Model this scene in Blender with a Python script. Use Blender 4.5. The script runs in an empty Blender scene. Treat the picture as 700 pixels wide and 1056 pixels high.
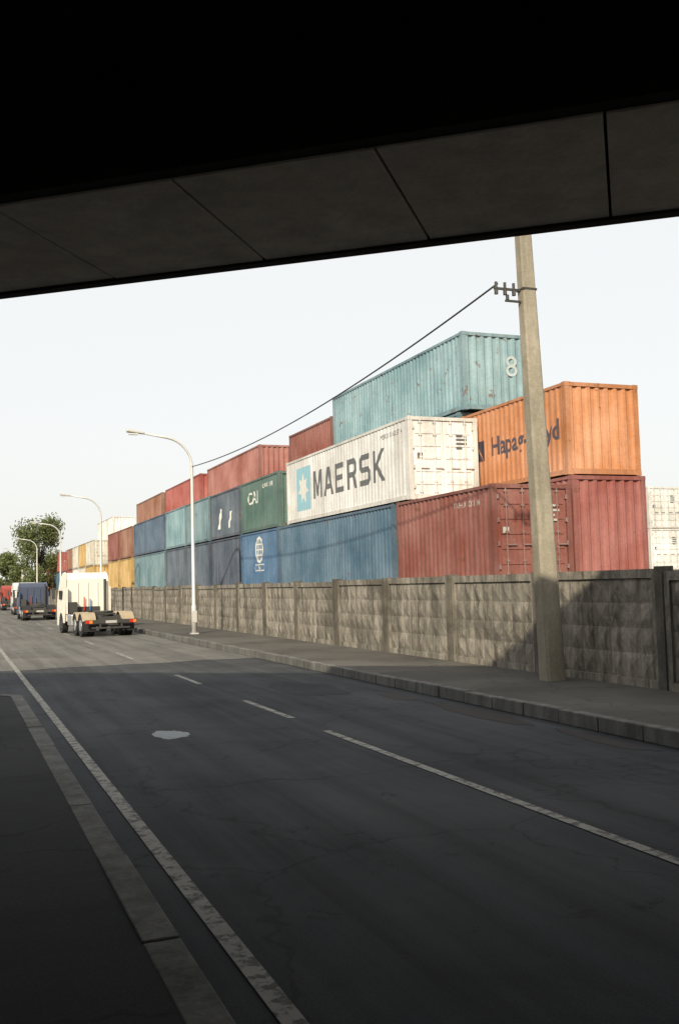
import bpy, bmesh, math, random
from mathutils import Vector, Matrix, noise
random.seed(7)
D=bpy.data
scene=bpy.context.scene
COL=scene.collection
R=math.radians

# ---------------------------------------------------------------- helpers
def empty(name,loc=(0,0,0),rotz=0):
    e=D.objects.new(name,None); COL.objects.link(e)
    e.location=loc; e.rotation_euler=(0,0,rotz); e.empty_display_size=.3
    return e
def mesh_obj(name,verts,faces,mats,parent=None,fm=None,smooth=False):
    me=D.meshes.new(name); me.from_pydata(verts,[],faces)
    if not isinstance(mats,(list,tuple)): mats=[mats]
    for m in mats: me.materials.append(m)
    if fm:
        for p,i in zip(me.polygons,fm): p.material_index=i
    if smooth:
        for p in me.polygons: p.use_smooth=True
    me.update()
    o=D.objects.new(name,me); COL.objects.link(o)
    if parent: o.parent=parent
    return o
class MB:
    """mesh accumulator"""
    def __init__(s): s.v=[];s.f=[];s.m=[]
    def quad(s,a,b,c,d,m=0):
        n=len(s.v); s.v+= [a,b,c,d]; s.f.append((n,n+1,n+2,n+3)); s.m.append(m)
    def tri(s,a,b,c,m=0):
        n=len(s.v); s.v+= [a,b,c]; s.f.append((n,n+1,n+2)); s.m.append(m)
    def box(s,x0,x1,y0,y1,z0,z1,m=0,ch=0.0):
        n=len(s.v)
        s.v+=[(x0,y0,z0),(x1,y0,z0),(x1,y1,z0),(x0,y1,z0),(x0,y0,z1),(x1,y0,z1),(x1,y1,z1),(x0,y1,z1)]
        for f in ((0,3,2,1),(4,5,6,7),(0,1,5,4),(1,2,6,5),(2,3,7,6),(3,0,4,7)):
            s.f.append(tuple(n+i for i in f)); s.m.append(m)
    def cyl(s,c,axis,r,l,seg=16,m=0,r2=None):
        r2=r if r2 is None else r2
        n=len(s.v)
        for k,(rr,t) in enumerate(((r,-l/2),(r2,l/2))):
            for i in range(seg):
                a=2*math.pi*i/seg; p,q=rr*math.cos(a),rr*math.sin(a)
                if axis=='x': s.v.append((c[0]+t,c[1]+p,c[2]+q))
                elif axis=='y': s.v.append((c[0]+p,c[1]+t,c[2]+q))
                else: s.v.append((c[0]+p,c[1]+q,c[2]+t))
        for i in range(seg):
            j=(i+1)%seg
            s.f.append((n+i,n+j,n+seg+j,n+seg+i)); s.m.append(m)
        s.f.append(tuple(n+i for i in range(seg))[::-1]); s.m.append(m)
        s.f.append(tuple(n+seg+i for i in range(seg))); s.m.append(m)
    def obj(s,name,mats,parent=None,bevel=0,smooth=False):
        o=mesh_obj(name,s.v,s.f,mats,parent,s.m,smooth)
        if bevel:
            b=o.modifiers.new('bevel','BEVEL'); b.width=bevel; b.segments=2; b.limit_method='ANGLE'
        return o
def tube(name,pts,radii,mat,parent=None,seg=12):
    v=[];f=[]
    n=len(pts)
    P=[Vector(p) for p in pts]
    up=Vector((0,1,0.013))
    for i,p in enumerate(P):
        t=(P[min(i+1,n-1)]-P[max(i-1,0)]).normalized()
        a=t.cross(up)
        if a.length<.05: a=t.cross(Vector((1,0,0)))
        a.normalize(); b=t.cross(a).normalized()
        for k in range(seg):
            an=2*math.pi*k/seg
            v.append(tuple(p+(a*math.cos(an)+b*math.sin(an))*radii[i]))
    for i in range(n-1):
        for k in range(seg):
            l=(k+1)%seg
            f.append((i*seg+k,i*seg+l,(i+1)*seg+l,(i+1)*seg+k))
    f.append(tuple(range(seg))[::-1]); f.append(tuple((n-1)*seg+k for k in range(seg)))
    return mesh_obj(name,v,f,mat,parent,smooth=True)

# ---------------------------------------------------------------- materials
def nodes(name):
    m=D.materials.new(name); m.use_nodes=True
    nt=m.node_tree; b=nt.nodes['Principled BSDF']
    return m,nt,b
def N(nt,t,**k):
    n=nt.nodes.new(t)
    for a,v in k.items(): setattr(n,a,v)
    return n
def pos(nt,scale=(1,1,1),coord='world'):
    g=N(nt,'ShaderNodeNewGeometry') if coord=='world' else N(nt,'ShaderNodeTexCoord')
    mp=N(nt,'ShaderNodeMapping'); mp.inputs['Scale'].default_value=scale
    nt.links.new(g.outputs['Position' if coord=='world' else 'Object'],mp.inputs['Vector'])
    return mp.outputs[0]
def noi(nt,vec,scale,detail=4,rough=.6,dist=0):
    n=N(nt,'ShaderNodeTexNoise'); n.inputs['Scale'].default_value=scale
    n.inputs['Detail'].default_value=detail; n.inputs['Roughness'].default_value=rough
    n.inputs['Distortion'].default_value=dist
    nt.links.new(vec,n.inputs['Vector']); return n.outputs['Fac']
def ramp(nt,fac,stops):
    r=N(nt,'ShaderNodeValToRGB'); e=r.color_ramp.elements
    e[0].position,e[0].color=stops[0][0],tuple(stops[0][1])+(1,)
    e[1].position,e[1].color=stops[-1][0],tuple(stops[-1][1])+(1,)
    for p,c in stops[1:-1]:
        x=e.new(p); x.color=tuple(c)+(1,)
    nt.links.new(fac,r.inputs[0]); return r.outputs[0]
def mix(nt,fac,a,b,mode='MIX'):
    m=N(nt,'ShaderNodeMix',data_type='RGBA',blend_type=mode)
    for s,v in ((0,fac),(6,a),(7,b)):
        if isinstance(v,(int,float)): m.inputs[s].default_value=v
        elif isinstance(v,tuple): m.inputs[s].default_value=v+(1,) if len(v)==3 else v
        else: nt.links.new(v,m.inputs[s])
    return m.outputs[2]
def bump(nt,b,h,strength=.3,dist=.02):
    n=N(nt,'ShaderNodeBump'); n.inputs['Strength'].default_value=strength; n.inputs['Distance'].default_value=dist
    nt.links.new(h,n.inputs['Height']); nt.links.new(n.outputs[0],b.inputs['Normal'])
def g3(v): return (v,v,v)
def simple(name,col,rough=.6,metal=0,var=.25,scale=3,spec=.4):
    m,nt,b=nodes(name)
    f=noi(nt,pos(nt),scale,5)
    c=mix(nt,f,tuple(x*(1-var) for x in col),tuple(min(1,x*(1+var)) for x in col))
    nt.links.new(c,b.inputs['Base Color'])
    b.inputs['Roughness'].default_value=rough; b.inputs['Metallic'].default_value=metal
    b.inputs['Specular IOR Level'].default_value=spec
    return m
_pm={}
def paint(name,col,rust=.5,rough=.65):
    key=(name,round(rust,2))
    if key in _pm: return _pm[key]
    m,nt,b=nodes(name)
    w=pos(nt); L=nt.links.new
    fade=noi(nt,w,.45,5,.62)
    lum=sum(col)/3
    pale=tuple(min(.85,(c*.78+lum*.27)*1.14+.035) for c in col); deep=tuple(c*.76+lum*.03 for c in col)
    c=mix(nt,ramp(nt,fade,[(.34,(0,0,0)),(.62,(1,1,1))]),deep,pale)
    streak=noi(nt,pos(nt,(3.5,3.5,.25)),1.6,5,.65)
    c=mix(nt,ramp(nt,streak,[(.44,g3(0)),(.70,g3(.5))]),c,tuple(x*.4+.03 for x in col))
    s3=noi(nt,pos(nt,(6,6,.3)),1.1,5,.65)
    c=mix(nt,ramp(nt,s3,[(.50,g3(0)),(.75,g3(.4))]),c,tuple(min(.8,x*.7+.16) for x in col))
    spots=noi(nt,w,2.1,9,.74,.3)
    th=.71-.13*rust
    c=mix(nt,ramp(nt,spots,[(th,g3(0)),(th+.04,g3(.85))]),c,(.15,.065,.032))
    s2=noi(nt,pos(nt,(5,5,.3)),2.2,6,.72)
    c=mix(nt,ramp(nt,s2,[(.67-.11*rust,g3(0)),(.80,g3(.8*rust))]),c,(.19,.085,.04))
    c=mix(nt,.25,c,ramp(nt,noi(nt,w,16,4,.6),[(.3,g3(.3)),(.7,g3(1))]),'MULTIPLY')
    L(c,b.inputs['Base Color']); b.inputs['Roughness'].default_value=rough
    b.inputs['Specular IOR Level'].default_value=.22
    bump(nt,b,noi(nt,w,2.2,5),.45,.04)
    _pm[key]=m; return m

def concrete(name,a,bc,stain=.5,sc=1.0,bmp=.4,grain=.45):
    m,nt,b=nodes(name); w=pos(nt)
    c=mix(nt,ramp(nt,noi(nt,w,.9*sc,6,.65),[(.3,g3(0)),(.7,g3(1))]),a,bc)
    st=noi(nt,pos(nt,(2.2,2.2,.35)),1.5*sc,7,.72)
    c=mix(nt,ramp(nt,st,[(.42,g3(0)),(.66,g3(stain))]),c,tuple(x*.32 for x in a))
    bl=noi(nt,w,.5,8,.75,.5)
    c=mix(nt,ramp(nt,bl,[(.52,g3(0)),(.62,g3(stain*.8))]),c,tuple(x*.5 for x in a))
    c=mix(nt,grain,c,ramp(nt,noi(nt,w,22,4,.7),[(.3,g3(.45)),(.7,g3(1))]),'MULTIPLY')
    nt.links.new(c,b.inputs['Base Color']); b.inputs['Roughness'].default_value=.92
    b.inputs['Specular IOR Level'].default_value=.12
    bump(nt,b,noi(nt,w,9,8,.7),bmp,.03)
    return m
def asphalt(name,a,bc,streaks=True,rough=.85,spec=.12):
    m,nt,b=nodes(name); w=pos(nt)
    c=mix(nt,ramp(nt,noi(nt,w,.35,6,.62,.6),[(.32,g3(0)),(.68,g3(1))]),a,bc)
    if streaks:
        s=noi(nt,pos(nt,(1.5,.06,1)),1.4,5,.6)
        c=mix(nt,ramp(nt,s,[(.42,g3(0)),(.66,g3(.5))]),c,tuple(x*.5 for x in a))
        s=noi(nt,pos(nt,(2.2,.035,1)),1.1,5,.6)
        c=mix(nt,ramp(nt,s,[(.5,g3(0)),(.72,g3(.5))]),c,tuple(x*1.7 for x in a))
    sp=noi(nt,w,1.7,7,.75,.4)
    c=mix(nt,ramp(nt,sp,[(.60,g3(0)),(.68,g3(.55))]),c,tuple(x*.4 for x in a))
    v=N(nt,'ShaderNodeTexVoronoi',feature='DISTANCE_TO_EDGE'); v.inputs['Scale'].default_value=.33
    nz=N(nt,'ShaderNodeTexNoise'); nz.inputs['Scale'].default_value=1.3; nz.inputs['Detail'].default_value=5
    nt.links.new(w,nz.inputs['Vector'])
    add=N(nt,'ShaderNodeVectorMath',operation='ADD'); nt.links.new(w,add.inputs[0]); nt.links.new(nz.outputs['Color'],add.inputs[1])
    nt.links.new(add.outputs[0],v.inputs['Vector'])
    c=mix(nt,ramp(nt,v.outputs['Distance'],[(.0,g3(.4)),(.01,g3(0))]),c,tuple(x*.4 for x in a))
    g=noi(nt,w,60,3,.8)
    c=mix(nt,.55,c,ramp(nt,g,[(.35,g3(.4)),(.7,g3(1.0))]),'MULTIPLY')
    nt.links.new(c,b.inputs['Base Color'])
    b.inputs['Roughness'].default_value=rough
    b.inputs['Specular IOR Level'].default_value=spec
    bump(nt,b,g,.35,.008)
    return m
def roadpaint(name,wear=.49,col=(.34,.33,.30)):
    m,nt,b=nodes(name); w=pos(nt)
    f=noi(nt,w,7,8,.75)
    c=mix(nt,ramp(nt,f,[(wear,g3(0)),(wear+.08,g3(.85))]),col,(.08,.08,.08))
    c=mix(nt,.6,c,ramp(nt,noi(nt,w,1.2,4),[(.3,g3(.6)),(.7,g3(1))]),'MULTIPLY')
    nt.links.new(c,b.inputs['Base Color']); b.inputs['Roughness'].default_value=.8
    b.inputs['Specular IOR Level'].default_value=.15
    return m

M_road=asphalt('road_asphalt',(.062,.065,.070),(.10,.103,.108),spec=.05)  # near road, base darkened to carry the shade under the bridge
M_road_sunlit=asphalt('road_asphalt_sunlit',(.15,.145,.135),(.22,.21,.195),spec=.06)  # paler copy of the road, sunlight beyond the bridge painted into it
M_pave=asphalt('pavement_asphalt_left',(.04,.041,.043),(.07,.07,.071),False,.9,.05)  # dark copy, shade on the left pavement put into the colour
M_pave_sunlit=asphalt('pavement_asphalt_sunlit',(.09,.086,.08),(.16,.15,.135),False,.9,.05)  # paler copy, sunlight on the right pavement put into the colour
M_ground=asphalt('ground_dust',(.17,.16,.14),(.24,.225,.195),False,.95,.05)
M_kerb=concrete('kerb_concrete',(.14,.138,.132),(.23,.225,.21),.6)
M_line=roadpaint('line_paint')
M_fence=concrete('fence_concrete',(.235,.216,.182),(.44,.40,.34),.95,1.3,.6)
M_post=concrete('fence_post_concrete',(.13,.12,.102),(.22,.2,.17),.7)
M_pole=concrete('pole_concrete',(.32,.285,.22),(.45,.41,.33),.4)
M_bridge=concrete('bridge_concrete',(.66,.60,.51),(.82,.76,.66),.3,.8,.5,.2)  # soffit base lifted to make up for weak bounce light
M_bridge_shade=concrete('bridge_concrete_shade',(.03,.028,.025),(.055,.052,.047),.5,.8)  # same concrete near black, shade in the recess painted into the colour
M_lightblock=concrete('light_block_concrete',(.08,.075,.07),(.13,.12,.11),.5,.8)
M_lamp=simple('lamp_galvanised',(.55,.54,.52),.45,.2,.12)
M_glass_lamp=simple('lamp_lens',(.6,.6,.58),.2)
M_black=simple('black_rubber',(.02,.02,.022),.8)
M_tan=simple('mudguard_tan',(.36,.29,.2),.7)
M_steel=simple('dark_steel',(.06,.058,.055),.6,.3)
M_alu=simple('aluminium',(.5,.5,.5),.4,.7)
M_redl=simple('red_lens',(.5,.03,.02),.25)
M_orl=simple('orange_lens',(.7,.22,.03),.25)
M_cable=simple('cable_black',(.03,.03,.03),.6)

# ---------------------------------------------------------------- camera
CAMZ=2.2; F=1021.0
yaw,pitch,roll=R(21.2),R(4.12),R(1.5)
f=Vector((math.sin(yaw)*math.cos(pitch),math.cos(yaw)*math.cos(pitch),math.sin(pitch)))
r0=Vector((math.cos(yaw),-math.sin(yaw),0)); u0=r0.cross(f)
r=r0*math.cos(roll)-u0*math.sin(roll); u=u0*math.cos(roll)+r0*math.sin(roll)
cam=D.cameras.new('camera'); camo=D.objects.new('camera',cam); COL.objects.link(camo)
camo.matrix_world=Matrix(((r.x,u.x,-f.x,0),(r.y,u.y,-f.y,0),(r.z,u.z,-f.z,CAMZ),(0,0,0,1)))
cam.sensor_fit='VERTICAL'; cam.sensor_height=36; cam.sensor_width=24; cam.lens=F/1056*36
cam.clip_end=6000; cam.clip_start=.05
scene.camera=camo

# ---------------------------------------------------------------- light
SUN_AZ,SUN_EL=33.0,30.0
d=Vector((math.sin(R(SUN_AZ))*math.cos(R(SUN_EL)),math.cos(R(SUN_AZ))*math.cos(R(SUN_EL)),-math.sin(R(SUN_EL))))
sl=D.lights.new('sun','SUN'); sl.energy=5.0; sl.angle=R(.8); sl.color=(1,.885,.68)
so=D.objects.new('sun',sl); COL.objects.link(so); so.rotation_euler=d.to_track_quat('-Z','Y').to_euler()
so.location=(-20,-30,30)
w=D.worlds.new('World'); scene.world=w; w.use_nodes=True
nt=w.node_tree; bg=nt.nodes['Background']
sky=nt.nodes.new('ShaderNodeTexSky'); sky.sky_type='NISHITA'; sky.sun_disc=False
sky.sun_elevation=R(SUN_EL); sky.sun_rotation=R(180+SUN_AZ); sky.dust_density=4; sky.air_density=1.0; sky.ozone_density=1
c=mix(nt,.76,sky.outputs[0],(8.65,8.6,8.3))
nt.links.new(c,bg.inputs['Color']); bg.inputs['Strength'].default_value=.128
scene.view_settings.view_transform='Standard'; scene.view_settings.look='None'; scene.view_settings.exposure=0

# ---------------------------------------------------------------- ground / road
def sheet(name,x0,x1,y0,y1,z,mat):
    return mesh_obj(name,[(x0,y0,z),(x1,y0,z),(x1,y1,z),(x0,y1,z)],[(0,1,2,3)],mat)
sheet('ground',-2500,2500,-2500,3500,-.006,M_ground)
KX=8.5; KH=.2
SE=30.0  # seam between the shade-darkened near road and its paler sunlit copy
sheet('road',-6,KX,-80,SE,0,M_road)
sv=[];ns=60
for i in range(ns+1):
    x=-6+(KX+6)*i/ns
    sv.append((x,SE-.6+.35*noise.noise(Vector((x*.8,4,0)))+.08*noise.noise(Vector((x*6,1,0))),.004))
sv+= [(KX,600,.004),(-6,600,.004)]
mesh_obj('road',sv,[tuple(range(len(sv)))],M_road_sunlit)
mb=MB(); mb.box(KX+.18,11.6,-60,300,.0,KH); mb.obj('pavement',M_pave_sunlit)
mb=MB()
y=-20.0
while y<170:
    dz=random.uniform(-.012,.012); dx=random.uniform(-.012,.012)
    mb.box(KX+dx,KX+.18+dx*.3,y+.008,y+.992,.0,KH+.012+dz); y+=1.0
mb.obj('kerb',M_kerb,bevel=.015)
LX=1.24; YE=21.5
pts=[]
rc=.5
for i in range(9):
    a=i/8*math.pi/2
    pts.append((LX-.22-rc+rc*math.cos(a),YE-.22-rc+rc*math.sin(a)))
outer=[(LX-.22,-40)]+pts+[(-30,YE-.22)]
poly=outer+[(-30,-40)]
n=len(poly)
v=[(p[0],p[1],.125) for p in poly]+[(p[0],p[1],0) for p in poly]
fc=[tuple(range(n))]+[(i,(i+1)%n,(i+1)%n+n,i+n) for i in range(n)]
mesh_obj('pavement',v,fc,M_pave)
mb=MB(); y=-20.0
while y<YE-.75:
    dz=random.uniform(-.006,.006); dx=random.uniform(-.008,.008)
    mb.box(LX-.22,LX+dx,y+.006,min(y+1.994,YE-.72),.0,.135+dz); y+=2.0
x=LX-.72
while x>-25:
    mb.box(x-.99,x,YE-.22,YE,.0,.135+random.uniform(-.006,.006)); x-=1.0
for i in range(6):
    a0,a1=i/6*math.pi/2,(i+1)/6*math.pi/2
    cx,cy=LX-.72,YE-.72
    q=lambda rr,a,z:(cx+rr*math.cos(a),cy+rr*math.sin(a),z)
    mb.quad(q(.5,a0,.135),q(.72,a0,.135),q(.72,a1,.135),q(.5,a1,.135))
    mb.quad(q(.72,a0,.0),q(.72,a1,.0),q(.72,a1,.135),q(.72,a0,.135))
mb.obj('kerb',M_kerb,bevel=.01)
def mark(mb,x0,x1,y0,y1,z=.009):
    mb.quad((x0,y0,z),(x1,y0,z),(x1,y1,z),(x0,y1,z))
mb=MB(); mark(mb,1.52,1.65,-10,140)
CX=5.16
for a,b_ in ((2,14.1),(15.7,18.6),(22.3,25.0),(31.5,35),(41,44),(50,53),(59,62),(68,71),(77,80),(86,89),(95,98)):
    mark(mb,CX-.06,CX+.06,a,b_)
mb.obj('road_marking',M_line)

def blob(name,cx,cy,rx,ry,z,mat,seed=0,rot=0):
    v=[];n=64
    for i in range(n):
        a=2*math.pi*i/n
        k=1+.28*noise.noise(Vector((math.cos(a)*1.5+seed,math.sin(a)*1.5,seed*1.7)))+.2*noise.noise(Vector((math.cos(a)*5+seed,math.sin(a)*5,seed)))
        x,yy=rx*k*math.cos(a),ry*k*math.sin(a)
        v.append((cx+x*math.cos(rot)-yy*math.sin(rot),cy+x*math.sin(rot)+yy*math.cos(rot),z))
    return mesh_obj(name,v,[tuple(range(n))],mat)
mw=simple('puddle_sky_grey',(.24,.26,.275),.8,0,.45,5)
md=simple('wet_asphalt',(.014,.014,.016),.6,0,.4,3,.2)
mo=asphalt('patch_asphalt',(.048,.05,.055),(.075,.077,.08),False,.9,.05)
blob('puddle_patch',3.0,15.0,.25,.45,.004,mw,3)  # pale grey painted in for the sky reflected in a puddle
blob('damp_patch',8.05,14.6,.25,1.5,.004,md,5)
blob('damp_patch',8.15,11.4,.2,1.1,.004,md,9)
blob('damp_patch',7.9,17.6,.2,.8,.004,md,12)
blob('asphalt_repair_patch',6.9,20.0,.6,1.6,.004,mo,25)

# ---------------------------------------------------------------- concrete fence (relief panels)
def fence():
    mb=MB(); X=11.5; zb=KH; zt=2.28
    ys=14.2-4*4
    while ys<175:
        y0,y1=ys+.11,ys+4-.11
        dx=random.uniform(-.03,.03); dz=random.uniform(-.035,.035)
        x=X+dx; zt_=zt+dz
        br=.13
        mb.box(x+.05,x+.14,y0,y1,zb-.1,zt_,0)
        mb.box(x,x+.05,y0,y1,zt_-.16,zt_,0); mb.box(x,x+.05,y0,y1,zb-.1,zb+.14,0)
        mb.box(x,x+.05,y0,y0+br,zb+.14,zt_-.16,0); mb.box(x,x+.05,y1-br,y1,zb+.14,zt_-.16,0)
        nc,nr=8,4
        ya,yb=y0+br,y1-br; za,zc=zb+.14,zt_-.16
        cw=(yb-ya)/nc; chh=(zc-za)/nr
        for i in range(nc):
            for j in range(nr):
                a,b_=ya+i*cw,ya+(i+1)*cw; p,q=za+j*chh,za+(j+1)*chh
                m_=( (a+b_)/2,(p+q)/2 )
                A=(x+.048,a,p);B=(x+.048,b_,p);C=(x+.048,b_,q);E=(x+.048,a,q);T=(x+.004+random.uniform(-.01,.018),m_[0]+random.uniform(-.02,.02),m_[1]+random.uniform(-.02,.02))
                for s,t in ((A,B),(B,C),(C,E),(E,A)): mb.tri(s,T,t,0)
        mb.box(X-.06,X+.2,ys-.1,ys+.1,0,zt+.05+random.uniform(-.02,.03),1)
        ys+=4
    return mb.obj('concrete_fence',[M_fence,M_post])
fence()

# ---------------------------------------------------------------- shipping containers
PITCH=.278
def prof(y,L,dep=.036):
    if y<.16 or y>L-.16: return 0.02
    t=(y-.16)%PITCH
    if t<.07: return .018
    if t<.138: return .018+(t-.07)/.068*dep
    if t<.21: return .018+dep
    return .018+dep-(t-.21)/.068*dep
def breaks(L):
    out=[.16]; y=.16
    while True:
        for s in (.07,.068,.072,.068):
            y+=s
            if y>=L-.16: out.append(L-.16); return out
            out.append(y)
def container(x,y,z,L,H,name,col,end='corr',W=2.44,rust=.5,dep=.036):
    e=empty('shipping_container',(x,y,z))
    m=paint('paint_'+name,col,rust); md_=paint('paintframe_'+name,tuple(c*.8 for c in col),min(1,rust+.3))
    mb=MB(); bs=breaks(L)
    zs=[.15,H-.09]
    for side in (0,1):
        for a,b_ in zip(bs,bs[1:]):
            pa,pb=prof(a+1e-5,L,dep),prof(b_-1e-5,L,dep)
            for za,zb in zip(zs,zs[1:]):
                xa,xb=(pa,pb) if side==0 else (W-pa,W-pb)
                mb.quad((xa,a,za),(xb,b_,za),(xb,b_,zb),(xa,a,zb))
    def corr_end(yb,s):
        bw=[.14]; t=.14
        while t<W-.14-.01:
            for k in (.09,.06,.09,.06):
                t+=k
                if t>=W-.14: break
                bw.append(t)
        if bw[-1]<W-.14-1e-4: bw.append(W-.14)
        pr=[.02,.02,.075,.075]
        for i in range(len(bw)-1):
            oa=pr[i%4]; ob=pr[(i+1)%4]
            mb.quad((bw[i],yb+s*oa,.15),(bw[i+1],yb+s*ob,.15),(bw[i+1],yb+s*ob,H-.09),(bw[i],yb+s*oa,H-.09))
    corr_end(L,-1)
    if end=='corr': corr_end(0,1)
    mb.quad((.03,.03,H-.02),(W-.03,.03,H-.02),(W-.03,L-.03,H-.02),(.03,L-.03,H-.02))
    mb.quad((.03,.03,.12),(W-.03,.03,.12),(W-.03,L-.03,.12),(.03,L-.03,.12))
    mb.obj('body',m,e)
    fr=MB()
    for xx in (0.0,W-.15):
        for yy in (0.0,L-.16):
            fr.box(xx,xx+.15,yy,yy+.16,.12,H-.12)
            for zz in (0,H-.12):
                fr.box(xx-.006 if xx==0 else xx-.02,xx+.17 if xx==0 else xx+.156,yy-.006 if yy==0 else yy-.02,yy+.18 if yy==0 else yy+.166,zz,zz+.12)
        a=xx if xx==0 else W-.06
        fr.box(a,a+.06,.18,L-.18,H-.10,H-.015)
        a=xx if xx==0 else W-.05
        fr.box(a,a+.05,.18,L-.18,.02,.16)
    for yy in (0.0,L-.06):
        fr.box(.17,W-.17,yy,yy+.06,H-.12,H-.01); fr.box(.17,W-.17,yy,yy+.06,.02,.17)
    fr.obj('frame',md_,e)
    if end=='door':
        dr=MB(); hw=W/2
        for k in (0,1):
            x0=.15+.01 if k==0 else hw+.008; x1=hw-.008 if k==0 else W-.16
            dr.box(x0,x1,.045,.085,.17,H-.13,0)
            zz=.42
            hh=(H-.62)/5
            for j in range(5):
                dr.box(x0+.09,x1-.09,.022,.047,zz+j*hh+.06,zz+(j+1)*hh-.05,0)
            for fx in (.24,.72):
                rx=x0+(x1-x0)*fx
                dr.cyl((rx,0.0,H/2),'z',.02,H-.24,8,1)
                for zq in (.22,.55,H*.5,H-.6,H-.22):
                    dr.box(rx-.05,rx+.05,-.012,.045,zq,zq+.06,1)
                dr.box(rx-.02,rx+.28,-.035,-.005,.98,1.02,1)
            for j in range(4):
                hx=.13 if k==0 else W-.2
                dr.box(hx,hx+.07,-.012,.04,.35+j*(H-.75)/3,.47+j*(H-.75)/3,1)
        rnd=random.Random(name+str(x))
        for j in range(4):
            dr.box(hw+.45,hw+.45+rnd.uniform(.2,.4),.0,.02,H*.62+j*.13,H*.62+j*.13+.06,2)
        dr.box(.3,.48,.0,.02,H*.5,H*.5+.16,2)
        dr.obj('doors',[m,paint('rods_'+name,tuple(c*.6+.1 for c in col),rust),M_label if name!='white' else M_labeld],e)
    e['L']=L; e['H']=H; e['dep']=dep
    return e
M_label=simple('label_pale',(.42,.41,.38),.6)
M_labeld=simple('label_dark',(.12,.13,.14),.6)

def conform(me,e,off=.005):
    L,dep=e['L'],e['dep']
    bm=bmesh.new(); bm.from_mesh(me)
    ys=[v.co.y for v in bm.verts]; a,b_=min(ys),max(ys)
    bmesh.ops.triangulate(bm,faces=bm.faces[:])
    for y in breaks(L):
        if a<y<b_:
            bmesh.ops.bisect_plane(bm,geom=bm.verts[:]+bm.edges[:]+bm.faces[:],plane_co=(0,y,0),plane_no=(0,1,0),dist=1e-5)
    for v in bm.verts: v.co.x=prof(v.co.y,L,dep)-off
    bm.to_mesh(me); bm.free()
def lettering(e,text,ytop_left,width,z0,height,mat,bold=.02,name='lettering'):
    cu=D.curves.new('t','FONT'); cu.body=text; cu.size=1; cu.offset=bold; cu.resolution_u=3
    o=D.objects.new('t',cu); COL.objects.link(o)
    bpy.context.view_layer.update()
    dg=bpy.context.evaluated_depsgraph_get()
    me=D.meshes.new_from_object(o.evaluated_get(dg)); D.objects.remove(o)
    xs=[v.co.x for v in me.vertices]; ys=[v.co.y for v in me.vertices]
    x0,x1,y0,y1=min(xs),max(xs),min(ys),max(ys)
    for v in me.vertices:
        tx=(v.co.x-x0)/(x1-x0)*width; tz=(v.co.y-y0)/(y1-y0)*height
        v.co=Vector((0,ytop_left-tx,z0+tz))
    conform(me,e)
    me.materials.clear(); me.materials.append(mat)
    ob=D.objects.new(name,me); COL.objects.link(ob); ob.parent=e
    return ob
def decal(e,poly,mat,name,off=.005):
    me=D.meshes.new(name); me.from_pydata([(0,p[0],p[1]) for p in poly],[],[tuple(range(len(poly)))])
    conform(me,e,off); me.materials.append(mat)
    ob=D.objects.new(name,me); COL.objects.link(ob); ob.parent=e
GL={
'M':[[(0,0),(0,1),(.27,1),(.5,.4),(.73,1),(1,1),(1,0),(.8,0),(.8,.68),(.57,.08),(.43,.08),(.2,.68),(.2,0)]],
'A':[[(0,0),(.36,1),(.5,1),(.5,.78),(.36,.4),(.5,.4),(.5,.22),(.29,.22),(.21,0)],[(1,0),(.64,1),(.5,1),(.5,.78),(.64,.4),(.5,.4),(.5,.22),(.71,.22),(.79,0)]],
'E':[[(0,0),(0,1),(.85,1),(.85,.82),(.21,.82),(.21,.6),(.78,.6),(.78,.42),(.21,.42),(.21,.18),(.85,.18),(.85,0)]],
'R':[[(0,0),(0,1),(.45,1),(.45,.82),(.21,.82),(.21,.56),(.45,.56),(.45,.38),(.21,.38),(.21,0)],
     [(.45,1),(.72,1),(.93,.84),(.93,.56),(.74,.42),(.97,0),(.73,0),(.52,.38),(.45,.38),(.45,.56),(.66,.56),(.72,.62),(.72,.76),(.66,.82),(.45,.82)]],
'S':[[(.02,0),(.8,0),(.95,.13),(.95,.45),(.82,.59),(.26,.59),(.22,.64),(.22,.78),(.26,.82),(.9,.82),(.9,1),(.16,1),(.01,.87),(.01,.56),(.14,.42),(.70,.42),(.74,.38),(.74,.22),(.70,.18),(.02,.18)]],
'K':[[(0,0),(0,1),(.21,1),(.21,.58),(.68,1),(.97,1),(.42,.53),(1,0),(.70,0),(.28,.40),(.21,.34),(.21,0)]]}
def block_text(e,text,ytop,width,z0,height,mat):
    n=len(text); gap=.22; cw=width/(n+gap*(n-1))
    vv=[];ff=[]
    for i,chh in enumerate(text):
        x0=i*cw*(1+gap)
        for poly in GL[chh]:
            b0=len(vv); vv+=[(0,ytop-(x0+p[0]*cw),z0+p[1]*height) for p in poly]; ff.append(tuple(range(b0,b0+len(poly))))
    me=D.meshes.new('lettering'); me.from_pydata(vv,[],ff); conform(me,e); me.materials.append(mat)
    ob=D.objects.new('lettering',me); COL.objects.link(ob); ob.parent=e

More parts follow.
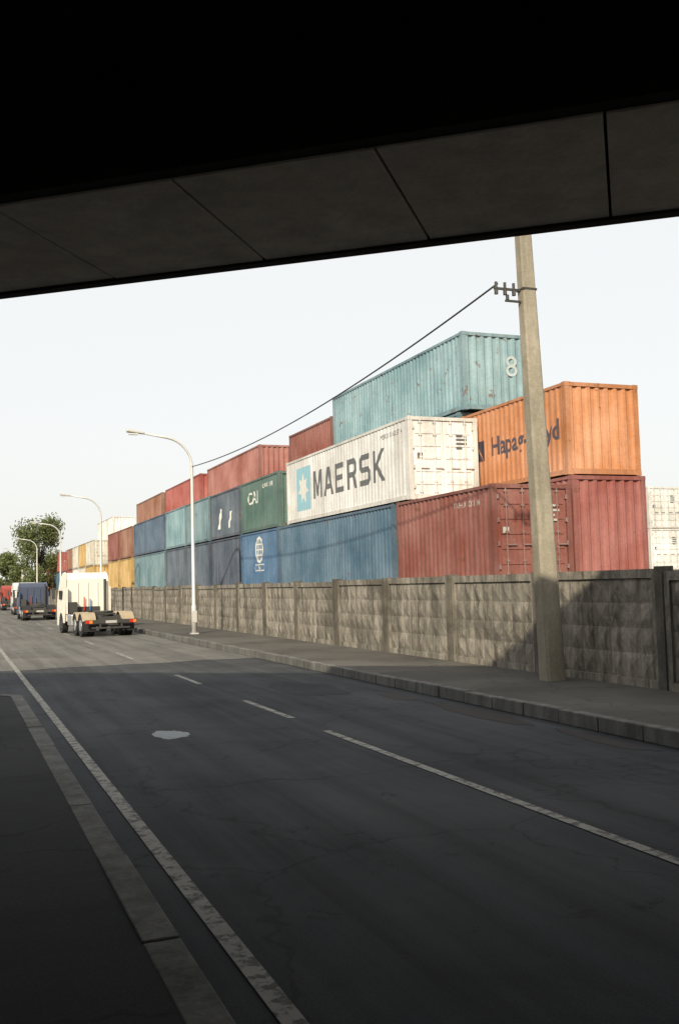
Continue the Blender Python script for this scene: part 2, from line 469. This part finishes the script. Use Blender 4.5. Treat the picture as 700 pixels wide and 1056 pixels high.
C=dict(
 orange=(.62,.24,.08), maroon=(.27,.078,.056), redend=(.34,.088,.068), white=(.76,.74,.69), blue=(.07,.155,.24),
 teal=(.19,.34,.39), green=(.08,.165,.14), dblue=(.055,.08,.125), slate=(.085,.12,.165), red=(.40,.08,.058),
 brick=(.37,.125,.095), yellow=(.56,.35,.09), teal2=(.14,.25,.29), blue2=(.07,.125,.2), cream=(.6,.56,.46), cosco=(.055,.16,.31), rust=(.3,.13,.075))
X1,X2=13.1,15.7
B=2.1
L20,L40=6.06,12.19
def cc(x,y,z,L,H,c,end='corr',rust=.65,dep=.036): return container(x,y,z,L,H,c,C[c],end,rust=rust,dep=dep)
c_mar=cc(X1,22.7,B,L20,2.62,'maroon','door',.8)
c_blue=cc(X1,29.0,B,L40,2.62,'blue','corr',.65)
c_white=cc(X1,27.7,4.74,L40,2.62,'white','door',.35,.014)
c_cos=cc(X1,41.3,B,L20,2.62,'cosco','corr',.45,.02)
c_green=cc(X1,41.1,4.74,L20,2.45,'green','corr',.55,.025)
cc(X1,47.6,B,L20,2.6,'dblue','corr'); c_bl2=cc(X1,47.5,4.74,L20,2.45,'slate','corr')
cc(X1,53.9,B,L20,2.6,'slate'); cc(X1,60.1,B,L20,2.6,'slate')
cc(X1,53.8,4.74,L20,2.5,'teal2'); cc(X1,60.0,4.74,L20,2.5,'teal')
cc(X1,66.5,B,L40,2.6,'teal2'); cc(X1,66.6,4.74,L40,2.5,'blue2')
cc(X1,80,B,L20,2.6,'yellow'); cc(X1,80.1,4.74,L20,2.5,'rust')
cc(X1,87,B,L20,2.6,'yellow'); cc(X1,87,4.74,L20,2.5,'maroon')
for y,cols in ((104,('yellow','cream')),(110.5,('cream','yellow')),(117,('white','cream')),(123.5,('red','rust')),(136,('blue','red')),(149,('orange','red')),(162,('red',)),(175,('yellow',))):
    for k,cn in enumerate(cols): cc(X1,y,B+k*2.62,L20 if y<124 else L40,2.6,cn,'door' if k else 'corr')
c_or=cc(X2,23.0,5.03,L20,2.6,'orange','corr',.5,.025)
cc(X2,22.85,B,L20,2.9,'redend','corr',.75)
cc(X2,29.3,B,L40,2.9,'brick'); cc(X2,29.2,5.03,L40,2.8,'teal2')
cc(X2,28.8,7.86,L40,2.64,'teal','corr',.9)
cc(X2,41.8,B,L20,2.6,'rust'); cc(X2,41.8,4.74,L20,2.6,'white'); cc(X2,41.2,7.36,L20,2.35,'maroon')
for y,cols in ((52.6,('teal2','white','brick')),(66.9,('blue','rust','red')),(80.6,('green','brick','rust')),(94,('yellow','white')),(108,('cream','white','white')),(121.5,('rust','white')),(136,('rust','maroon'))):
    for k,cn in enumerate(cols): cc(X2,y,B+k*2.66,L40,2.62,cn,'corr')
cc(40.2,50.4,B+.4,L40,2.6,'white','door',.35); cc(40.2,50.4,B+3.02,L40,2.6,'white','door',.35)
cc(43,50.4,B+.4,L40,2.6,'cream','door',.35); cc(43,50.4,B+3.02,L40,2.6,'white','door',.35)
mb=MB(); mb.box(12.7,90,15,230,.0,B-.01); mb.obj('yard_platform',M_post)
mb=MB(); mb.box(39,60,49,66,B-.01,B+.39); mb.obj('yard_ramp',M_post)

M_grey=simple('letter_grey',(.12,.125,.13),.6); M_sky=simple('logo_lightblue',(.26,.47,.56),.6,var=.1)
M_wh=simple('letter_white',(.62,.62,.58),.6,var=.15); M_navy=simple('letter_navy',(.07,.06,.08),.6)
block_text(c_white,'MAERSK',36.6-27.7,7.0,.80,1.08,M_grey)
sx=38.65-27.7
decal(c_white,[(sx,.45),(sx,2.2),(sx-1.7,2.2),(sx-1.7,.45)],M_sky,'logo_square')
st=[]
for i in range(14):
    a=math.pi/2+i*math.pi/7; rr=.66 if i%2==0 else .36
    st.append((sx-.85+rr*math.cos(a),1.325+rr*math.sin(a)))
decal(c_white,st,M_wh,'logo_star',.009)
lettering(c_or,'Hapag-Lloyd',27.15-23,3.75,.85,.78,M_navy,.02)
decal(c_or,[(5.5,.95),(5.5,1.6),(5.1,1.6),(4.75,.95)],M_navy,'logo_block')
decal(c_or,[(5.05,1.6),(4.6,1.6),(4.6,.95),(4.7,.95)],M_navy,'logo_block_b')
lettering(c_green,'CAI',4.9,1.7,1.3,.6,M_wh,.01)
lettering(c_green,'CAIU 284',2.4,1.5,1.9,.22,M_wh,.0,'serial')
lettering(c_cos,'COSCO',3.7,1.5,.75,.35,M_wh,.01)
lettering(c_mar,'TGHU 307114 2',2.2,1.7,2.1,.16,M_label,.0,'serial')
lettering(c_white,'MSKU 016257 4',2.2,1.7,2.15,.16,M_grey,.0,'serial')
n=28
me=D.meshes.new('logo_ring'); vv=[];ff=[]
for i in range(n):
    a=2*math.pi*i/n
    vv+=[(0,2.95+.62*math.cos(a),1.75+.62*math.sin(a)),(0,2.95+.5*math.cos(a),1.75+.5*math.sin(a))]
for i in range(n):
    j=(i+1)%n; ff.append((2*i,2*j,2*j+1,2*i+1))
for k in (-.25,.0,.25):
    h=math.sqrt(.5**2-k*k); q=len(vv)
    vv+=[(0,2.95+k-.03,1.75-h),(0,2.95+k+.03,1.75-h),(0,2.95+k+.03,1.75+h),(0,2.95+k-.03,1.75+h)]; ff.append((q,q+1,q+2,q+3))
me.from_pydata(vv,[],ff); conform(me,c_cos); me.materials.append(M_wh)
ob=D.objects.new('logo_ring',me); COL.objects.link(ob); ob.parent=c_cos
me=D.meshes.new('logo_grid'); vv=[];ff=[]
for k in (-.25,.0,.25):
    h=math.sqrt(.5**2-k*k); q=len(vv)
    vv+=[(0,2.95-h,1.75+k-.03),(0,2.95+h,1.75+k-.03),(0,2.95+h,1.75+k+.03),(0,2.95-h,1.75+k+.03)]; ff.append((q,q+1,q+2,q+3))
me.from_pydata(vv,[],ff); conform(me,c_cos,.008); me.materials.append(M_wh)
ob=D.objects.new('logo_grid',me); COL.objects.link(ob); ob.parent=c_cos
decal(c_bl2,[(4.4,.5),(4.0,.5),(3.5,1.5),(3.9,1.6)],M_wh,'torn_sticker')
decal(c_bl2,[(2.3,.4),(2.0,.5),(1.5,1.3),(1.9,1.3)],M_wh,'torn_sticker')

teal_top=[o for o in D.objects if o.name.startswith('shipping_container') and abs(o.location.z-7.86)<.01 and abs(o.location.y-28.8)<.01][0]
cu=D.curves.new('t','FONT'); cu.body='8'; cu.size=1.0
o=D.objects.new('t',cu); COL.objects.link(o); bpy.context.view_layer.update()
me=D.meshes.new_from_object(o.evaluated_get(bpy.context.evaluated_depsgraph_get())); D.objects.remove(o)
me.materials.clear(); me.materials.append(simple('stencil_pale',(.38,.43,.44),.7))
ob=D.objects.new('stencil_number',me); COL.objects.link(ob); ob.parent=teal_top; ob.location=(1.62,.012,1.2); ob.rotation_euler=(R(90),0,0)

# ---------------------------------------------------------------- bridge overhead
AL=37.5
br=empty('road_bridge',(0,0,0),-R(AL))
mb=MB(); u_=-.04-1.75*18
while u_<30:
    dz=random.uniform(-.006,.006)
    mb.box(u_+.012,u_+1.738,7.36,9.56,5.6+dz,5.8); u_+=1.75
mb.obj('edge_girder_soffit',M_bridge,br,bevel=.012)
mb=MB()
mb.box(-50,45,7.3,9.5,5.75,6.57); mb.box(-50,45,7.2,7.36,5.62,6.57)  # second box: dark cover painting shade onto the girder's inner face
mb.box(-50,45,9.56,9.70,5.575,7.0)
mb.box(-50,45,-24,9.5,6.6,7.0)  # deck run on out of view to darken the road beneath
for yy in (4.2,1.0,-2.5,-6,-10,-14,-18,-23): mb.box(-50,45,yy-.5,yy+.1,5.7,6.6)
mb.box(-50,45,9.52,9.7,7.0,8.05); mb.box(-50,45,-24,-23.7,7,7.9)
mb.obj('deck_and_girders',M_bridge_shade,br)
e=empty('added_light_block',(0,0,0))  # unseen wall added on the left to cut ambient light under the bridge
mb=MB(); mb.box(-9,-7.5,-24,16.5,0,5.5); mb.obj('light_block_wall',M_lightblock,e)
e=empty('added_light_block',(0,0,0))  # matching unseen wall added on the right as a light blocker
mb=MB(); mb.box(14,15.2,-38,-.5,0,5.5); mb.obj('light_block_wall',M_lightblock,e)

# ---------------------------------------------------------------- utility pole
def upole():
    e=empty('utility_pole',(10.9,16.8,KH))
    v=[];fcs=[]
    H=11.5
    lean=-.35
    ringz=[0,2,4,6,8,10,H]
    for z in ringz:
        t=z/H; hw=.215-.095*t; hd=.18-.08*t; cx=lean*t
        for (sx_,sy) in ((-1,-.75),(-.75,-1),(.75,-1),(1,-.75),(1,.75),(.75,1),(-.75,1),(-1,.75)):
            v.append((cx+sx_*hw,sy*hd,z))
    for i in range(len(ringz)-1):
        for k in range(8):
            l=(k+1)%8; fcs.append((i*8+k,i*8+l,i*8+8+l,i*8+8+k))
    fcs.append(tuple((len(ringz)-1)*8+k for k in range(8)))
    mesh_obj('shaft',v,fcs,M_pole,e)
    mb=MB()
    zt=7.75; cx=lean*zt/H
    mb.box(cx-.16,cx+.16,-.135,.135,zt,zt+.04)
    mb.box(cx-.75,cx-.12,-.02,.02,zt-.02,zt+.025)
    mb.box(cx-.5,cx-.12,-.02,.02,zt-.25,zt-.21)
    for k in (-.7,-.5,-.3):
        mb.cyl((cx+k,0,zt+.07),'z',.03,.13,8)
        mb.cyl((cx+k,0,zt-.07),'z',.04,.09,8)
    mb.cyl((cx-.45,0,zt-.16),'z',.035,.1,8)
    mb.obj('bracket',M_steel,e)
    return e
upole()
# ---------------------------------------------------------------- street lamps
def lamp(y,x=9.5,h=8.4,arm=2.4):
    e=empty('street_lamp',(x,y,KH))
    pts=[(0,0,0),(0,0,1.2),(0,0,1.25),(0,0,h-1.2)]; rad=[.11,.11,.08,.065]
    for i in range(1,9):
        a=i/8*R(80); rr=1.25
        pts.append((-rr*(1-math.cos(a)),0,h-1.2+rr*math.sin(a))); rad.append(.055)
    x0,_,z0=pts[-1]
    pts.append((-arm+.3,0,z0+.17)); rad.append(.045)
    tube('mast',pts,rad,M_lamp,e)
    bm=bmesh.new(); bmesh.ops.create_cube(bm,size=1)
    for v in bm.verts:
        t=v.co.x+.5
        v.co.x*=.75; v.co.y*=(.16+.16*(1-t)) ; v.co.z*=(.10+.05*(1-t))
    me=D.meshes.new('luminaire'); bm.to_mesh(me); bm.free(); me.materials.append(M_lamp)
    o=D.objects.new('luminaire',me); COL.objects.link(o); o.parent=e; o.location=(-arm,0,z0+.22); o.rotation_euler=(0,R(8),0)
    b_=o.modifiers.new('b','BEVEL'); b_.width=.04; b_.segments=3
    mb=MB(); mb.box(-arm-.28,-arm+.1,-.1,.1,z0+.09,z0+.14); mb.obj('lens',M_glass_lamp,e)
    mb=MB(); mb.box(-.16,.16,-.16,.16,0,.05); mb.box(-.10,.10,-.118,-.09,.5,1.0); mb.obj('base_plate',M_lamp,e)
    return e
for y in (42.0,71.0,100.0,130.0,160.0): lamp(y)

P0=Vector((10.9-.9,16.8,KH+7.85)); P1=Vector((9.5,42.0,KH+7.2)); n=30
def cable(P0,P1,sag,r_):
    pts=[]
    for i in range(n+1):
        t=i/n; p=P0.lerp(P1,t); p.z-=4*sag*t*(1-t); pts.append(p)
    tube('overhead_cable',pts,[r_]*(n+1),M_cable,None,6)
cable(P0,P1,.5,.02)

# ---------------------------------------------------------------- trucks
M_glass=simple('dark_glass',(.02,.025,.03),.1)
M_sky2=simple('hose_blue',(.05,.15,.4),.5)
def truck(x,y,colname,col,cabh=3.05,rz=0,ext=1.1,guard=None):
    e=empty('truck_tractor',(x,y,0),R(rz))
    pm=simple('cab_'+colname,col,.4,0,.1)
    E=ext
    ch=MB()
    for s in (-1,1): ch.box(s*.43-.05,s*.43+.05,.1,6.1+E,.72,.98)
    for yy in (.1,1.7,3.0,4.3): ch.box(-.38,.38,yy,yy+.12,.76,.94)
    ch.box(-1.2,1.2,-.05,.08,.62,.8)
    ch.box(-.5,.5,1.2,2.2,1.0,1.08); ch.cyl((0,1.7,1.14),'z',.5,.08,18)
    ch.box(-.45,.45,3.0,3.7+E,.99,1.03)
    ch.box(-.9,.9,-.02,.06,.38,.46); ch.box(-.55,-.45,-.02,.06,.46,.62); ch.box(.45,.55,-.02,.06,.46,.62)
    for yy in (1.1,2.45): ch.cyl((0,yy,.52),'x',.08,1.9,10)
    ch.obj('chassis',M_steel,e,bevel=.01)
    w_=MB()
    for yy in (1.1,2.45):
        for s in (-1,1):
            for off in (.75,1.06):
                w_.cyl((s*off,yy,.52),'x',.52,.27,24,0)
            w_.cyl((s*1.13,yy,.52),'x',.27,.16,18,1)
    for s in (-1,1):
        w_.cyl((s*1.0,5.15+E,.52),'x',.52,.3,24,0); w_.cyl((s*1.1,5.15+E,.52),'x',.28,.1,18,1)
    w_.obj('wheels',[M_black,M_alu],e,bevel=.02)
    g=MB()
    for yy in (1.1,2.45):
        for s in (-1,1):
            a0=[R(20+i*20) for i in range(8)]
            for p,q in zip(a0,a0[1:]):
                f1=lambda a,rr,xx:(xx,yy+rr*math.cos(a),.52+rr*math.sin(a))
                xa,xb=s*.58,s*1.22
                g.quad(f1(p,.62,xa),f1(q,.62,xa),f1(q,.62,xb),f1(p,.62,xb)); g.quad(f1(p,.60,xa),f1(q,.60,xa),f1(q,.60,xb),f1(p,.60,xb))
                g.quad(f1(p,.62,xb),f1(q,.62,xb),f1(q,.56,xb),f1(p,.56,xb))
    g.obj('mudguards',guard or M_black,e)
    g=MB()
    for s in (-1,1): g.box(s*.9-.28,s*.9+.28,.38,.41,.25,.75)
    g.obj('mud_flaps',M_black,e)
    t=MB()
    for s in (-1,1):
        t.box(s*.9-.3 if s<0 else .6,s*.9+.3 if s>0 else -.6,3.3,4.4,.45,1.0,0)
        t.cyl((s*.85,3.22,.62),'y',.16,.1,12,0)
    t.obj('fuel_tanks',M_alu,e,bevel=.06)
    l=MB()
    for s in (-1,1):
        l.box(s*1.02-.16,s*1.02+.0,-.08,-.05,.64,.78,0); l.box(s*1.02+.002,s*1.02+.15,-.08,-.05,.64,.78,1)
    l.obj('tail_lights',[M_redl,M_orl],e)
    mb=MB(); mb.box(-.26,.26,-.075,-.055,.64,.76); mb.obj('number_plate',M_label,e)
    z0=.95
    prof_=[(4.05,z0),(4.05,cabh-.35),(4.2,cabh-.1),(4.6,cabh),(5.3,cabh-.05),(5.9,cabh-.4),(6.15,1.75),(6.25,1.2),(6.25,.45),(5.75,.45),(5.68,.8),(5.45,1.05),(5.15,1.12),(4.85,1.05),(4.62,.8),(4.55,.6),(4.1,.6)]
    v=[];n=len(prof_)
    for s in (-1,1):
        for (yy,zz) in prof_:
            tp=max(0,(zz-2.0))*.12
            v.append((s*(1.15-tp),yy+E,zz))
    fcs=[tuple(range(n)),tuple(range(n,2*n))[::-1]]+[(i,(i+1)%n,(i+1)%n+n,i+n) for i in range(n)]
    o=mesh_obj('cab',v,fcs,pm,e); b_=o.modifiers.new('b','BEVEL'); b_.width=.06; b_.segments=3; b_.limit_method='ANGLE'; b_.angle_limit=R(35)
    d2=MB()
    for s in (-1,1):
        d2.box(s*1.09-.03,s*1.09+.03,3.72+E,4.06+E,1.0,cabh-.75,0)
        d2.box(s*1.135-.02,s*1.135+.02,5.0+E,5.75+E,1.75,2.2,1)
        d2.box(s*1.38-.08,s*1.38+.08,6.0+E,6.1+E,1.75,2.35,2); d2.box(s*1.24-.1,s*1.24+.1,6.02+E,6.06+E,2.3,2.34,2)
    d2.box(-.9,.9,6.03+E,6.12+E,1.72,2.4,1)
    for k in (-.5,0,.5): d2.box(k-.02,k+.02,4.0+E,4.05+E,1.1,cabh-.5,0)
    d2.cyl((.85,3.85+E,1.9),'z',.07,1.7,12,2); d2.box(-1.0,-.6,3.6+E,3.95+E,1.05,1.6,2)
    d2.box(-.6,.6,3.98+E,4.04+E,1.0,1.35,2)
    d2.cyl((-.2,3.9+E,1.5),'z',.03,.7,8,3); d2.cyl((0.1,3.9+E,1.45),'z',.03,.6,8,4)
    d2.obj('cab_fittings',[pm,M_glass,M_steel,M_redl,M_sky2],e)
    return e
truck(6.75,47.2,'white',(.74,.70,.62),3.1,4.5,1.3,M_tan)
truck(5.9,78,'darkblue',(.06,.075,.12),2.9,1)
truck(6.3,98,'white',(.6,.6,.58),3.1,0)
truck(6.3,125,'red',(.3,.06,.05),3.0,0)

# ---------------------------------------------------------------- trees
ml,nt,b=nodes('leaf_green')
lc=ramp(nt,noi(nt,pos(nt),.8,3),[(.3,(.11,.14,.045)),(.7,(.22,.25,.10))])
nt.links.new(lc,b.inputs['Base Color'])
b.inputs['Roughness'].default_value=.6
tr=N(nt,'ShaderNodeBsdfTranslucent'); nt.links.new(lc,tr.inputs['Color'])
ms=N(nt,'ShaderNodeMixShader'); ms.inputs[0].default_value=.45
nt.links.new(b.outputs[0],ms.inputs[1]); nt.links.new(tr.outputs[0],ms.inputs[2])
nt.links.new(ms.outputs[0],nt.nodes['Material Output'].inputs['Surface'])
M_bark=simple('bark',(.1,.08,.06),.9)
def tree(name,x,y,H,rad,seed,leaves=7000,ls=.2):
    rnd=random.Random(seed)
    e=empty(name,(x,y,0))
    tube('trunk',[(0,0,0),(.05,0,H*.2),(-.05,.1,H*.45),(0,0,H*.8)],[.25,.2,.14,.04],M_bark,e,10)
    cl=[]
    for i in range(26):
        a=rnd.uniform(0,6.28); zz=H*rnd.uniform(.2,.93); k=1-abs(zz/H-.55)*1.2
        rr=rad*rnd.uniform(.2,.9)*max(.3,k)
        p=(rr*math.cos(a),rr*math.sin(a),zz)
        cl.append((p,rad*rnd.uniform(.2,.36)))
        tube('limb_%d'%i,[(0,0,zz*.6),(p[0]*.5,p[1]*.5,zz*.82),p],[.09,.05,.015],M_bark,e,6)
    v=[];fcs=[]
    for i in range(leaves):
        (p,rr)=rnd.choice(cl)
        dv=Vector((rnd.gauss(0,1),rnd.gauss(0,1),rnd.gauss(0,1))).normalized()*rr*rnd.uniform(.3,1.15)
        q=Vector(p)+dv
        a=Vector((rnd.gauss(0,1),rnd.gauss(0,1),rnd.gauss(0,1))).normalized(); bb=a.orthogonal().normalized()
        s=ls*rnd.uniform(.6,1.3); n=len(v)
        v+=[tuple(q-a*s),tuple(q+bb*s*.6),tuple(q+a*s),tuple(q-bb*s*.6)]; fcs.append((n,n+1,n+2,n+3))
    mesh_obj('crown',v,fcs,ml,e)
tree('broadleaf_tree',11.0,146,12.2,5.4,3,12000,.19)
tree('broadleaf_tree',8.5,185,9,3.6,5,5000,.25)
rnd=random.Random(2); v=[];fcs=[]
for i in range(14000):
    X=rnd.uniform(-260,260); h=6+5*noise.noise(Vector((X*.05,0,0)))+3*noise.noise(Vector((X*.2,3,0)))
    q=Vector((X,420+rnd.uniform(-8,8),rnd.uniform(0,max(1.5,h))))
    a=Vector((rnd.gauss(0,1),rnd.gauss(0,1),rnd.gauss(0,1))).normalized(); bb=a.orthogonal().normalized(); s=rnd.uniform(.6,1.4); n=len(v)
    v+=[tuple(q-a*s),tuple(q+bb*s*.7),tuple(q+a*s),tuple(q-bb*s*.7)]; fcs.append((n,n+1,n+2,n+3))
mesh_obj('distant_treeline',v,fcs,ml)
